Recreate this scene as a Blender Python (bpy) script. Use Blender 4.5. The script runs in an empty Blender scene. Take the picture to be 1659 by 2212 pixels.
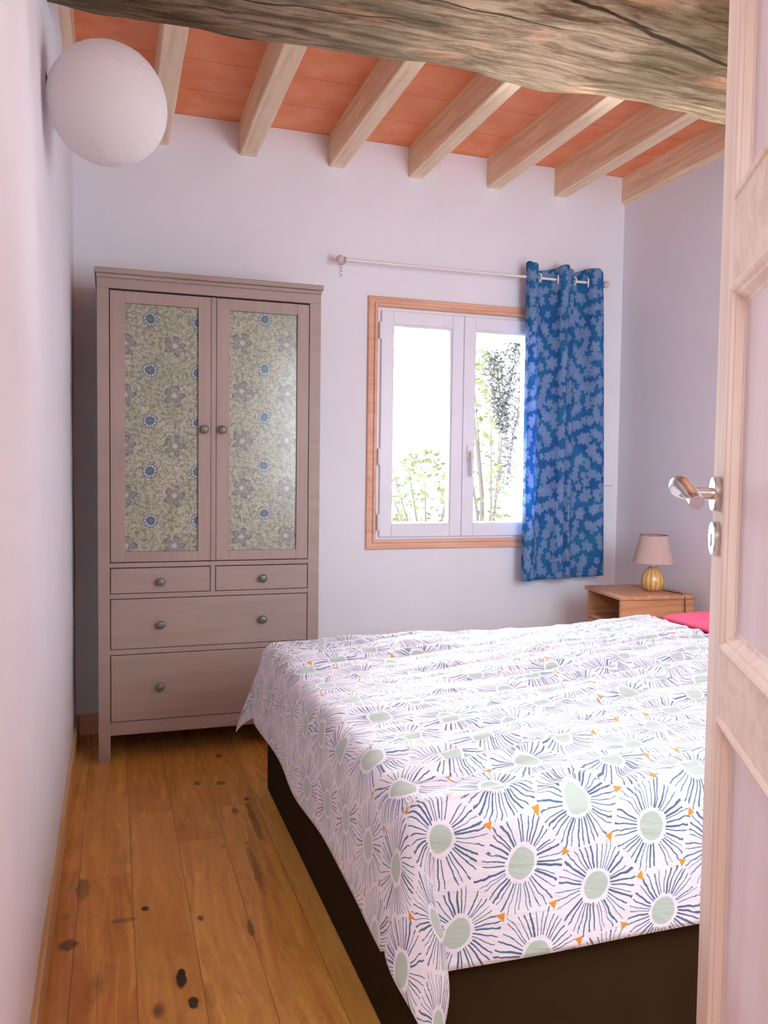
import bpy, bmesh, math, random
from mathutils import Vector, Matrix, noise
S = bpy.context.scene
C = S.collection
PI = math.pi
H = 1.1905                     # eye height above the floor
random.seed(4)

# ------------------------------------------------------------------ camera
cam = bpy.data.cameras.new('camera'); camo = bpy.data.objects.new('camera', cam); C.objects.link(camo)
right = Vector((0.95004995, -0.31183253, 0.01286744)); down = Vector((-0.00323586, -0.05106848, -0.99868991)); fwd = Vector((0.31208112, 0.94876366, -0.04952666))
camo.matrix_world = Matrix(((right.x, -down.x, -fwd.x, 0), (right.y, -down.y, -fwd.y, 0), (right.z, -down.z, -fwd.z, H), (0, 0, 0, 1)))
cam.sensor_fit = 'HORIZONTAL'; cam.sensor_width = 36; cam.lens = 1780.17/1659*36; cam.clip_start = .02
S.camera = camo

# ------------------------------------------------------------------ light
S.view_settings.view_transform = 'Standard'; S.view_settings.look = 'None'; S.view_settings.gamma = 1
S.view_settings.use_curve_mapping = False
S.view_settings.exposure = 0.0
S.cycles.use_denoising = True
S.cycles.max_bounces = 10; S.cycles.diffuse_bounces = 7; S.cycles.transparent_max_bounces = 12
S.cycles.caustics_reflective = False; S.cycles.caustics_refractive = False
S.cycles.sample_clamp_indirect = 6

W = bpy.data.worlds.new('sky'); S.world = W; W.use_nodes = True
bg = W.node_tree.nodes['Background']; bg.inputs[0].default_value = (.86, .92, 1.0, 1); bg.inputs[1].default_value = 56.0

def area(name, loc, rot, sx, sy, power, col, portal=False):
    l = bpy.data.lights.new(name, 'AREA'); l.shape = 'RECTANGLE'; l.size = sx; l.size_y = sy; l.energy = power; l.color = col
    o = bpy.data.objects.new(name, l); C.objects.link(o); o.location = loc; o.rotation_euler = rot
    if portal: l.cycles.is_portal = True
    return o
area('window_daylight', (1.66, 4.02, H+.22), (-PI/2, 0, 0), .95, 1.2, 10, (1, 1, 1), True)
# added area lamp in the unseen hall, fills the room through the doorway
area('hall_fill_light', (-.5, -1.15, 2.6), (math.radians(38), 0, math.radians(-22)), 1.2, 1.2, 96, (.83, .93, 1.0))
# added area lamp below the window, standing in for daylight bounced off the gravel
area('ground_fill_light', (1.67, 4.75, H-.85), (math.radians(-128), 0, 0), 2.6, .9, 2300, (.90, .95, 1.0))
# added area lamp on the front wall, fill light hidden behind the door leaf
area('front_fill_light', (1.75, .47, 1.55), (PI/2, 0, 0), .95, 1.1, 42, (.80, .93, 1.0))

# ------------------------------------------------------------------ mesh helpers
def col(*c): return (c[0], c[1], c[2], 1)
def srgb(r, g, b):
    f = lambda v: (v/255/12.92 if v/255 <= .04045 else ((v/255+.055)/1.055)**2.4)
    return (f(r), f(g), f(b), 1)
def box(bm, x0, x1, y0, y1, z0, z1, bev=0, seg=2, mi=0):
    r = bmesh.ops.create_cube(bm, size=1)
    vs = r['verts']
    bmesh.ops.scale(bm, verts=vs, vec=(x1-x0, y1-y0, z1-z0)); bmesh.ops.translate(bm, verts=vs, vec=((x0+x1)/2, (y0+y1)/2, (z0+z1)/2))
    if bev:
        es = set(e for v in vs for e in v.link_edges)
        bmesh.ops.bevel(bm, geom=list(es), offset=bev, segments=seg, affect='EDGES', profile=.5)
    return bm
def lathe(bm, prof, cx, cy, n=32, mod=None):
    rings = []
    for r, z in prof:
        rings.append([bm.verts.new((cx+(r*(mod(2*PI*i/n) if mod else 1))*math.cos(2*PI*i/n), cy+(r*(mod(2*PI*i/n) if mod else 1))*math.sin(2*PI*i/n), z)) for i in range(n)])
    for a, b in zip(rings, rings[1:]):
        for i in range(n):
            bm.faces.new((a[i], a[(i+1) % n], b[(i+1) % n], b[i]))
    return rings
def cap(bm, ring, flip=False):
    bm.faces.new(list(reversed(ring)) if flip else ring)
def tube(bm, pts, r, n=10, closed_ends=True, aspect=1.0):
    pts = [Vector(p) for p in pts]; rs = r if isinstance(r, (list, tuple)) else [r]*len(pts)
    rings = []; prev = None
    for i, p in enumerate(pts):
        t = (pts[min(i+1, len(pts)-1)]-pts[max(i-1, 0)]).normalized()
        up = prev if prev else (Vector((0, 0, 1)) if abs(t.z) < .9 else Vector((1, 0, 0)))
        a = t.cross(up).normalized(); b = a.cross(t).normalized(); prev = b
        rings.append([bm.verts.new(p+a*rs[i]*math.cos(2*PI*k/n)+b*rs[i]*aspect*math.sin(2*PI*k/n)) for k in range(n)])
    for a, b in zip(rings, rings[1:]):
        for i in range(n): bm.faces.new((a[i], a[(i+1) % n], b[(i+1) % n], b[i]))
    if closed_ends:
        bm.faces.new(list(reversed(rings[0]))); bm.faces.new(rings[-1])
def disc_cyl(bm, c, axis, r, h, n=32, bev=.0):
    # solid round disc from c along axis
    c = Vector(c); axis = Vector(axis).normalized()
    prof = [(r, 0), (r, h-bev), (r-bev, h)] if bev else [(r, 0), (r, h)]
    up = Vector((0, 0, 1)) if abs(axis.z) < .9 else Vector((1, 0, 0))
    a = axis.cross(up).normalized(); b = axis.cross(a)
    rings = [[bm.verts.new(c+axis*z+(a*math.cos(2*PI*k/n)+b*math.sin(2*PI*k/n))*q) for k in range(n)] for q, z in prof]
    for p, q in zip(rings, rings[1:]):
        for i in range(n): bm.faces.new((p[i], p[(i+1) % n], q[(i+1) % n], q[i]))
    bm.faces.new(list(reversed(rings[0]))); bm.faces.new(rings[-1])
def torus(bm, c, axis, R, r, n=24, m=8):
    c = Vector(c); axis = Vector(axis).normalized()
    up = Vector((0, 0, 1)) if abs(axis.z) < .9 else Vector((1, 0, 0))
    a = axis.cross(up).normalized(); b = axis.cross(a)
    rings = []
    for i in range(n):
        d = a*math.cos(2*PI*i/n)+b*math.sin(2*PI*i/n)
        rings.append([bm.verts.new(c+d*(R+r*math.cos(2*PI*j/m))+axis*r*math.sin(2*PI*j/m)) for j in range(m)])
    for i in range(n):
        p, q = rings[i], rings[(i+1) % n]
        for j in range(m): bm.faces.new((p[j], p[(j+1) % m], q[(j+1) % m], q[j]))

def thing(name, label=None, cat=None, loc=(0, 0, 0), group=None, kind=None, rotz=0):
    o = bpy.data.objects.new(name, None); C.objects.link(o); o.location = loc; o.rotation_euler = (0, 0, rotz); o.empty_display_size = .1
    o['_ox'] = loc[0]; o['_oy'] = loc[1]; o['_oz'] = loc[2]
    tag(o, label, cat, group, kind)
    return o
def tag(o, label=None, cat=None, group=None, kind=None):
    if label: o['label'] = label
    if cat: o['category'] = cat
    if group: o['group'] = group
    if kind: o['kind'] = kind
    return o
def obj(name, bm, mat, parent=None, origin=None, smooth=False, sharp=None):
    """link a bmesh given in world coordinates; children keep their root's origin"""
    bmesh.ops.recalc_face_normals(bm, faces=bm.faces[:]) if not getattr(bm, 'keep', False) else None
    if parent is not None: org = Vector((parent['_ox'], parent['_oy'], parent['_oz']))
    elif origin is not None: org = Vector(origin)
    else:
        xs = [v.co for v in bm.verts]
        org = Vector(((min(v.x for v in xs)+max(v.x for v in xs))/2, (min(v.y for v in xs)+max(v.y for v in xs))/2, min(v.z for v in xs)))
    bmesh.ops.translate(bm, verts=bm.verts[:], vec=-org)
    me = bpy.data.meshes.new(name); bm.to_mesh(me); bm.free()
    o = bpy.data.objects.new(name, me); C.objects.link(o)
    o['_ox'], o['_oy'], o['_oz'] = org
    if parent is not None: o.parent = parent
    else: o.location = org
    for m in (mat if isinstance(mat, (list, tuple)) else [mat]): me.materials.append(m)
    if smooth:
        for p in me.polygons: p.use_smooth = True
        if sharp is not None: me.set_sharp_from_angle(angle=math.radians(sharp))
    return o
def nb(): return bmesh.new()

# ------------------------------------------------------------------ shader helpers
class E:
    """tiny expression wrapper around Math nodes"""
    def __init__(s, nt, sock): s.nt = nt; s.s = sock
    @staticmethod
    def op(nt, o, *a):
        n = nt.nodes.new('ShaderNodeMath'); n.operation = o
        for i, v in enumerate(a):
            if isinstance(v, E): nt.links.new(v.s, n.inputs[i])
            else: n.inputs[i].default_value = v
        return E(nt, n.outputs[0])
    def f(s, o, *a): return E.op(s.nt, o, s, *a)
    def __add__(s, b): return s.f('ADD', b)
    def __sub__(s, b): return s.f('SUBTRACT', b)
    def __mul__(s, b): return s.f('MULTIPLY', b)
    def __truediv__(s, b): return s.f('DIVIDE', b)
    def __rsub__(s, b): return E.op(s.nt, 'SUBTRACT', b, s)
    __radd__ = __add__; __rmul__ = __mul__
    def lt(s, b): return s.f('LESS_THAN', b)
    def gt(s, b): return s.f('GREATER_THAN', b)
    def abs(s): return s.f('ABSOLUTE')
    def round(s): return s.f('ROUND')
    def floor(s): return s.f('FLOOR')
    def max(s, b): return s.f('MAXIMUM', b)
    def min(s, b): return s.f('MINIMUM', b)
    def sqrt(s): return s.f('SQRT')
    def soft(s, a, b):           # smooth ramp 0..1 between a and b
        n = s.nt.nodes.new('ShaderNodeMapRange'); n.clamp = True; n.interpolation_type = 'SMOOTHSTEP'
        s.nt.links.new(s.s, n.inputs[0]); n.inputs[1].default_value = a; n.inputs[2].default_value = b
        return E(s.nt, n.outputs[0])
class M:
    def __init__(s, name, rough=.6, spec=.3, base=(.8, .8, .8, 1), metal=0):
        s.m = bpy.data.materials.new(name); s.m.use_nodes = True; s.nt = s.m.node_tree
        s.b = s.nt.nodes['Principled BSDF']
        s.b.inputs['Roughness'].default_value = rough; s.b.inputs['Specular IOR Level'].default_value = spec
        s.b.inputs['Base Color'].default_value = base; s.b.inputs['Metallic'].default_value = metal
    def e(s, sock): return E(s.nt, sock)
    def n(s, t): return s.nt.nodes.new(t)
    def coord(s, kind='Object'):
        t = s.n('ShaderNodeTexCoord'); x = s.n('ShaderNodeSeparateXYZ'); s.nt.links.new(t.outputs[kind], x.inputs[0])
        return s.e(x.outputs[0]), s.e(x.outputs[1]), s.e(x.outputs[2])
    def vec(s, x, y, z=0.0):
        c = s.n('ShaderNodeCombineXYZ')
        for i, v in enumerate((x, y, z)):
            if isinstance(v, E): s.nt.links.new(v.s, c.inputs[i])
            else: c.inputs[i].default_value = v
        return c.outputs[0]
    def noise(s, v, scale=5, detail=3, rough=.5, dist=0, colour=False):
        n = s.n('ShaderNodeTexNoise'); n.inputs['Scale'].default_value = scale; n.inputs['Detail'].default_value = detail
        n.inputs['Roughness'].default_value = rough; n.inputs['Distortion'].default_value = dist
        if v is not None: s.nt.links.new(v, n.inputs['Vector'])
        return s.e(n.outputs[0]) if not colour else n.outputs['Color']
    def vor(s, v, scale=5, feat='F1', out='Distance', rnd=1):
        n = s.n('ShaderNodeTexVoronoi'); n.feature = feat; n.inputs['Scale'].default_value = scale; n.inputs['Randomness'].default_value = rnd
        s.nt.links.new(v, n.inputs['Vector']); return s.e(n.outputs[out])
    def hash(s, x, y=0.0, z=0.0):
        n = s.n('ShaderNodeTexWhiteNoise'); n.noise_dimensions = '3D'; s.nt.links.new(s.vec(x, y, z), n.inputs['Vector'])
        return s.e(n.outputs['Value'])
    def mix(s, fac, a, b):
        n = s.n('ShaderNodeMix'); n.data_type = 'RGBA'
        if isinstance(fac, E): s.nt.links.new(fac.s, n.inputs[0])
        else: n.inputs[0].default_value = fac
        for v, i in ((a, 6), (b, 7)):
            if isinstance(v, tuple): n.inputs[i].default_value = v
            else: s.nt.links.new(v, n.inputs[i])
        return n.outputs[2]
    def color(s, c):
        s.nt.links.new(c, s.b.inputs['Base Color']); return s
    def bump(s, h, strength=.3, dist=.01):
        n = s.n('ShaderNodeBump'); n.inputs['Strength'].default_value = strength; n.inputs['Distance'].default_value = dist
        s.nt.links.new(h.s if isinstance(h, E) else h, n.inputs['Height']); s.nt.links.new(n.outputs[0], s.b.inputs['Normal']); return s

def plaster(name, c):
    m = M(name, .85, .15); x, y, z = m.coord()
    v = m.vec(x, y, z)
    a = m.noise(v, 2.2, 4, .55)
    m.color(m.mix(a.soft(.3, .7), tuple(k*.96 for k in c[:3])+(1,), c)); m.bump(m.noise(v, 9, 5, .6), .25, .006)
    return m.m
def wood(name, c1, c2, axis='x', scale=1, knots=None, rough=.55, streak=14, bump=.15):
    m = M(name, rough, .3 if rough < .8 else .08); x, y, z = m.coord()
    st = {'x': (.9, streak, streak), 'y': (streak, .9, streak), 'z': (streak, streak, .9)}[axis]
    v = m.vec(x*st[0]*scale, y*st[1]*scale, z*st[2]*scale)
    g = m.noise(v, 1.6, 6, .6, 1.2); big = m.noise(m.vec(x, y, z), 1.7*scale, 2)
    c = m.mix(g.soft(.35, .68), c1, c2)
    c = m.mix(big.soft(.4, .75)*.3, c, tuple(k*.75 for k in c2[:3])+(1,))
    if knots:
        k = m.vor(m.vec(x*(.35 if axis == 'x' else 1), y*(.35 if axis == 'y' else 1), z*(.35 if axis == 'z' else 1)), knots)
        c = m.mix((1-k.soft(.05, .13))*.8, c, tuple(q*.35 for q in c2[:3])+(1,))
    m.color(c); m.bump(g, bump, .003)
    return m.m
def plain(name, c, rough=.6, spec=.3, metal=0, var=.0):
    m = M(name, rough, spec, c, metal)
    x, y, z = m.coord(); a = m.noise(m.vec(x, y, z), 12, 3)
    m.color(m.mix(a.soft(.3, .7), c, tuple(k*(1-var-.03) for k in c[:3])+(1,)))
    return m.m

# ------------------------------------------------------------------ materials
WALL = (.82, .81, .87, 1)
m_wall = plaster('white plaster wall', WALL)
m_hall = plaster('hall plaster', (.72, .68, .70, 1))
m_joist = wood('raw softwood joist', srgb(246, 224, 194), srgb(222, 190, 156), 'y', 1, 2.6)
m_trim = wood('pine trim', srgb(230, 184, 160), srgb(214, 160, 132), 'x', 1, None, .5)
m_trimz = wood('pine trim upright', srgb(230, 184, 160), srgb(214, 160, 132), 'z', 1, None, .5)
m_board = wood('pine skirting', srgb(214, 180, 140), srgb(190, 150, 105), 'y', 1, None, .5)
m_door = wood('limewashed door wood', srgb(246, 232, 220), srgb(232, 212, 198), 'z', .8, 2.3, .85, 16, .1)
m_doorh = wood('limewashed door wood across', srgb(246, 232, 220), srgb(232, 212, 198), 'x', .8, 2.3, .85, 16, .1)
m_panel = wood('limewashed door panel', srgb(240, 230, 236), srgb(232, 218, 220), 'z', .5, None, .85, 8, .05)
m_pvc = plain('white window plastic', (.80, .78, .86, 1), .35, .4)
m_white = plain('white painted metal', (.8, .77, .78, 1), .35, .5)
m_ivory = plain('ivory painted metal', (.62, .53, .50, 1), .4, .5)
m_steel = plain('brushed steel', (.72, .68, .68, 1), .22, .5, 1)
m_dark = plain('dark screw', (.08, .06, .06, 1), .5)
m_taupe = wood('taupe painted wood', srgb(163, 142, 134), srgb(156, 134, 126), 'z', 1, None, .45, 10, .04)
m_taupeh = wood('taupe painted wood across', srgb(163, 142, 134), srgb(156, 134, 126), 'x', 1, None, .45, 10, .04)
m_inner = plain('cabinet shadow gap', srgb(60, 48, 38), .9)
m_knob = plain('grey metal knob', srgb(112, 112, 104), .35, .5, .3)
m_oak = wood('orange pine bedside', srgb(206, 152, 112), srgb(182, 122, 84), 'x', 1, None, .4)
m_oaky = wood('orange pine bedside top', srgb(200, 152, 116), srgb(178, 126, 90), 'y', 1, None, .4)
m_base = plain('brown bed base fabric', srgb(50, 38, 24), .95, .03)
m_matt = plain('mattress ticking', (.6, .58, .6, 1), .9, .1)
m_pink = plain('pink cotton', srgb(226, 96, 128), .9, .1)
m_black = plain('black cable', (.03, .028, .025, 1), .5)
m_blue = plain('blue wire', srgb(20, 120, 140), .4)

def mat_floor():
    m = M('oak floorboards', .38, .4); x, y, z = m.coord()
    w = .145
    px = (x-.048)/w; pid = px.floor(); fx = px-pid
    off = m.hash(pid, 3.1)*1.3; py = (y+off)/1.35; jid = py.floor(); fy = py-jid
    h = m.hash(pid, jid, 1.7); h2 = m.hash(pid, jid, 5.2)
    warp = m.noise(m.vec(x*2.2, y*1.1, h*9), 2.0, 3)
    v = m.vec(x*22+warp*1.8+h*20, y*1.3, h*13)
    g = m.noise(v, 1.3, 6, .62, 1.6)
    rings = m.noise(m.vec(x*5+h*7, y*.8+warp*.6, h*3), 3.0, 2, .5, .8)
    rr = (rings*9).f('FRACT')
    c = m.mix(g.soft(.3, .72), srgb(236, 176, 88), srgb(190, 122, 52))
    c = m.mix((1-(rr-.5).abs().soft(.0, .16))*.18, c, srgb(120, 62, 28))
    c = m.mix(h*.45, c, srgb(150, 86, 40)); c = m.mix(h2*.3, c, srgb(226, 172, 84))
    blot = m.noise(m.vec(x*3.2, y*1.4, 2.0), 1.8, 5, .62)
    c = m.mix(blot.soft(.56, .74)*.55, c, srgb(92, 46, 24))
    kn = m.vor(m.vec(x*1.4+h, y*.75, h*4), 4.2)
    c = m.mix((1-kn.soft(.035, .12))*.75, c, srgb(70, 36, 20))
    # knots and stains with a place of their own
    for kx, ky, rx, ry, st in ((.147, 1.915, .013, .034, .97), (.150, 1.945, .009, .018, .97), (.167, 1.822, .012, .022, .95), (.078, 2.263, .010, .016, .95), (.216, 2.171, .008, .014, .8),
                           (.385, 3.11, .02, .02, .7), (.30, 3.13, .014, .02, .6), (-.11, 2.14, .022, .028, .7), (.205, 1.84, .012, .05, .25),
                           (.335, 2.08, .008, .04, .6), (.45, 2.72, .012, .16, .6), (.40, 2.42, .012, .16, .5), (.455, 2.93, .01, .02, .7), (-.085, 2.42, .018, .06, .5), (.02, 2.22, .03, .012, .5)):
        wx = m.noise(m.vec(x, y, 4.0), 30, 2)
        d = (((x-kx)/rx)*((x-kx)/rx)+((y-ky)/ry)*((y-ky)/ry)).sqrt()+(wx-.5)*1.0
        c = m.mix((1-d.soft(.75, 1.2))*st, c, srgb(30, 14, 10))
    gap = (fx.min(1-fx)*w).min(fy.min(1-fy)*1.35)
    gw = 1-gap.soft(.0004, .0022)
    c = m.mix(gw*.5, c, srgb(70, 34, 16))
    m.color(c); m.bump(g*.5+(1-gw), .25, .002)
    rn = g.soft(.2, .8)*.16+.22; m.nt.links.new(rn.s, m.b.inputs['Roughness'])
    return m.m
m_floor = mat_floor()

def mat_tiles():
    m = M('terracotta ceiling tiles', .8, .15); x, y, z = m.coord()
    fy = ((y+.06)/.26); iy = fy.floor(); fr = fy-iy
    ix = ((x-.2)/.405).floor(); h = m.hash(ix, iy)
    n = m.noise(m.vec(x, y, z), 7, 5, .6)
    c = m.mix(n.soft(.3, .7), srgb(240, 162, 124), srgb(230, 138, 92)); c = m.mix(h*.4, c, srgb(232, 160, 128))
    gw = 1-(fr.min(1-fr)*.26).soft(.001, .003)
    c = m.mix(gw*.5, c, srgb(140, 66, 40)); m.color(c); m.bump(n-gw, .3, .004); return m.m
m_tiles = mat_tiles()

def mat_beam():
    m = M('old hewn beam', .9, .1); x, y, z = m.coord()
    wv = m.noise(m.vec(x*.9, y*2, z*2), 2.2, 3)
    v = m.vec(x*2.6+wv, y*26+wv*1.8, z*26)
    g = m.noise(v, 1.5, 9, .74, .35)
    big = m.noise(m.vec(x*1.1, y*3, z*3), 1.6, 4, .6)
    c = m.mix(g.soft(.35, .66), srgb(150, 128, 106), srgb(76, 55, 34))
    c = m.mix(big.soft(.42, .62)*.6, c, srgb(58, 48, 22))
    c = m.mix(m.noise(m.vec(x*2.4, y*5, z*5), 2.0, 4).soft(.56, .7)*.35, c, srgb(178, 118, 84))
    fib = m.noise(m.vec(x*9+wv*2, y*75, z*75), 1.3, 5, .75, .5)
    patch = m.noise(m.vec(x*1.8, y*4, 7.0), 1.5, 3)
    c = m.mix(fib.soft(.56, .70)*patch.soft(.42, .6)*.75, c, srgb(72, 50, 26))
    for x0, y0, x1, y1, w in ((.90, 1.962, 1.50, 2.008, .0035), (1.30, 1.99, 2.5, 2.20, .007), (.74, 2.045, 1.24, 2.058, .003), (.18, 2.38, .42, 2.405, .006), (.30, 2.405, .62, 2.40, .006), (-.16, 2.2, .8, 2.14, .003)):
        t = (x-x0)*(1/(x1-x0)); t = t.max(0.0).min(1.0)
        wob = (m.noise(m.vec(x*3, 1.0, 1.0), 2, 3)-.5)*.03
        d = (y-(t*(y1-y0)+y0)-wob).abs(); inx = (x-x0).soft(-.02, .12)*(1-(x-x1).soft(-.12, .02))
        k = (1-(d/w).soft(.45, 1.1))*inx
        c = m.mix(k*.92, c, srgb(40, 28, 14)); g = g-k*1.5
    kk = (((x+.16)/.11)*((x+.16)/.11)+((z-1.21-.2)/.26)*((z-1.21-.2)/.26)).sqrt()+(big-.5)*.8
    c = m.mix((1-kk.soft(.7, 1.1))*.7, c, srgb(46, 26, 16))
    m.color(c); m.bump(g+fib*.6, .7, .008); return m.m
m_beam = mat_beam()

def hexcell(m, u, v, s, ang):
    ca, sa = math.cos(ang)/s, math.sin(ang)/s
    px = u*ca+v*sa; py = v*ca-u*sa
    r3 = math.sqrt(3)
    ax = px.round(); ay = (py/r3).round()*r3
    bx = (px-.5).round()+.5; by = ((py-r3/2)/r3).round()*r3+r3/2
    qax, qay, qbx, qby = px-ax, py-ay, px-bx, py-by
    da = qax*qax+qay*qay; db = qbx*qbx+qby*qby
    k = da.lt(db); j = 1-k
    qx = qax*k+qbx*j; qy = qay*k+qby*j
    return qx, qy, ((px-qx)*2).round(), ((py-qy)*2/r3).round()

def mat_cover():
    m = M('printed cotton bedspread', .6, .3)
    t = m.n('ShaderNodeUVMap'); sp = m.n('ShaderNodeSeparateXYZ'); m.nt.links.new(t.outputs[0], sp.inputs[0])
    u0 = m.e(sp.outputs[0]); v0 = m.e(sp.outputs[1])
    wa = m.noise(m.vec(u0, v0, 0.0), 7, 2); wb = m.noise(m.vec(u0, v0, 5.0), 7, 2)
    u = u0+(wa-.5)*.03-.731; v = v0+(wb-.5)*.03-1.275
    s = .172; a0 = math.radians(-22)
    qx, qy, ix, iy = hexcell(m, u, v, s, a0)
    h1 = m.hash(ix, iy, 1.0); h2 = m.hash(ix, iy, 2.0)
    ox = (h1-.5)*.05; oy = (h2-.5)*.05
    rx, ry = qx-ox, (qy-oy)*.93
    r = (rx*rx+ry*ry).sqrt()
    th = E.op(m.nt, 'ARCTAN2', ry, rx)
    # distance to the six edges of the cell
    e = None
    for i in range(3):
        dd = (qx*math.cos(i*PI/3)+qy*math.sin(i*PI/3)).abs(); e = dd if e is None else e.max(dd)
    e = .5-e
    wob = (m.noise(m.vec(qx*6, qy*6, h1*20), 1.5, 3)-.5)
    N = 40.0
    k = th*(N/(2*PI))+N+wob*1.0*r.soft(.15, .5)+h1*7
    idx = k.floor(); fr = k-idx-.5
    ha = m.hash(idx, ix, iy); hb = m.hash(idx, ix+31.3, iy); hc = m.hash(idx, ix, iy+17.7)
    across = (fr+(ha-.5)*.45).abs()*(2*PI/N)*r
    edgen = m.noise(m.vec(u*1, v*1, 3.0), 260, 2)
    wid = (hb*hb*.0085+.0050)*(.6+edgen*.8)
    line = 1-(across/wid).soft(.75, 1.15)
    line = line*r.gt(.180+.03*hc)*e.gt(ha*ha*.05+.006)
    line = line*(hc.gt(.04))
    disc = 1-(r+(wob*.03)).soft(.148, .156)
    lc = m.mix(hb, srgb(24, 92, 128), srgb(44, 74, 118)); lc = m.mix(ha.gt(.6)*.6, lc, srgb(20, 96, 100))
    c = m.mix(disc, srgb(222, 217, 228), srgb(172, 186, 176))
    c = m.mix(line*.93, c, lc)
    for sg in (1, -1):
        off = s/math.sqrt(3)*sg
        du, dv = off*math.cos(a0+PI/2), off*math.sin(a0+PI/2)
        tx, ty, jx, jy = hexcell(m, u-du, v-dv, s, a0)
        hh = m.hash(jx, jy, 3.0+sg); rot = hh*6.0
        cc, ss = rot.f('COSINE'), rot.f('SINE')
        X = (tx+(hh-.5)*.06)*cc+ty*ss; Y = ty*cc-(tx+(hh-.5)*.06)*ss
        td = (Y*-1.0).max(X*.866+Y*.5).max(X*-.866+Y*.5)
        tri = (1-td.soft(.028, .034))*hh.gt(.18)
        tint = 1-((tx*tx+ty*ty).sqrt()).soft(.075, .085)
        c = m.mix(tint*hh.gt(.18)*.999, c, srgb(226, 216, 222)) if sg == 9 else c
        c = m.mix(tri, c, srgb(206, 140, 40))
    m.color(c)
    b1 = m.noise(m.vec(u0*3, v0*14+u0*2, 0.0), 2.2, 4, .6, .6); b2 = m.noise(m.vec(u0, v0, 0.0), 900, 1)
    m.bump(b1+b2*.02, .35, .012)
    m.b.inputs['Sheen Weight'].default_value = .5; m.b.inputs['Sheen Roughness'].default_value = .4
    return m.m
m_cover = mat_cover()

def mat_insert():
    m = M('floral door insert', .75, .15); x, y, z = m.coord('Object')
    x = x+.391; y = y+3.64
    wx = m.noise(m.vec(x, y, z), 14, 2); wz = m.noise(m.vec(x, y+4, z), 14, 2)
    X = x+(wx-.5)*.02; Z = z+(wz-.5)*.02
    c = m.mix(m.noise(m.vec(x, 0.0, z), 8, 3).soft(.35, .65), srgb(222, 212, 192), srgb(208, 202, 180))
    vines = m.vor(m.vec(X*1.0+(wz-.5)*.08, 0.0, Z+(wx-.5)*.08), 34, 'DISTANCE_TO_EDGE')
    c = m.mix((1-vines.soft(.02, .07))*.28, c, srgb(116, 118, 90))
    lf = m.noise(m.vec(X*1.5, 0.0, Z), 62, 2, .5, 1.6); zone = m.noise(m.vec(x, 0.0, z), 11, 2)
    c = m.mix(lf.soft(.55, .61)*.75*zone.soft(.35, .6), c, srgb(150, 148, 62))
    sq = m.noise(m.vec(X*1.0, 5.0, Z), 44, 2, .5, 2.2); c = m.mix((1-(sq-.5).abs().soft(.008, .022))*.55, c, srgb(108, 104, 88))
    c = m.mix(lf.soft(.55, .6)*.6*(1-zone.soft(.38, .55)), c, srgb(104, 130, 112))
    c = m.mix((1-m.noise(m.vec(X, 2.0, Z), 95, 2, .5, 1).soft(.36, .42))*.5, c, srgb(122, 120, 116))
    for s_, sd, cl in ((.030, 1.0, srgb(138, 140, 60)), (.026, 5.0, srgb(112, 122, 112)), (.034, 9.0, srgb(134, 122, 112))):
        qx, qy, ix, iy = hexcell(m, X+sd*.013, Z+sd*.007, s_, sd)
        hh = m.hash(ix, iy, sd); h3 = m.hash(ix, iy, sd+3); rot = hh*6.3; cc, ss = rot.f('COSINE'), rot.f('SINE')
        px_ = qx*cc+qy*ss; py_ = qy*cc-qx*ss+px_*px_*1.4-.05
        ee = ((px_/.40)*(px_/.40)+(py_/.12)*(py_/.12)).sqrt()
        c = m.mix((1-ee.soft(.85, 1.05))*h3.gt(.45)*.45, c, cl)
        c = m.mix((1-(ee-1.0).abs().soft(.04, .16))*h3.gt(.3)*.38, c, srgb(108, 104, 92))
    def lat(cx, cz):
        rt = x.gt(.39)
        a = (X-cx-rt*.083)/.19; b = (Z-cz-rt*.03)/.202
        return (a-a.round())*.19, (b-b.round())*.202
    # five-petalled mauve flowers
    qx, qz = lat(.236, .091+H)
    r = (qx*qx+qz*qz).sqrt(); th = E.op(m.nt, 'ARCTAN2', qz, qx)
    pet = (th*2.5).f('COSINE').abs()*.030+.016+(th*9).f('SINE')*.003
    c = m.mix((1-(r/pet).soft(.85, 1.05))*.6, c, srgb(168, 154, 160))
    c = m.mix((1-((r/pet)-.85).abs().soft(.05, .14))*.6, c, srgb(104, 92, 104))
    c = m.mix((1-((r/pet)-.5).abs().soft(.05, .12))*.35, c, srgb(104, 92, 104))
    c = m.mix((1-r.soft(.008, .011)), c, srgb(222, 210, 190))
    # round blue grey rosettes ringed with pale dots
    qx, qz = lat(.141, .190+H)
    r = (qx*qx+qz*qz).sqrt(); th = E.op(m.nt, 'ARCTAN2', qz, qx)
    c = m.mix((1-r.soft(.0265, .030))*.9, c, srgb(118, 132, 150))
    petal = (th*8).f('COSINE').abs()
    c = m.mix((1-(r-.012).abs().soft(.003, .007))*petal*.7, c, srgb(60, 92, 108))
    a = th*(12/(2*PI)); fa = (a-a.round())*(2*PI/12)*.021; rd = r-.021
    dot = (fa*fa+rd*rd).sqrt()
    c = m.mix(1-dot.soft(.0030, .0044), c, srgb(226, 226, 226))
    m.color(c); return m.m
m_insert = mat_insert()

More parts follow.
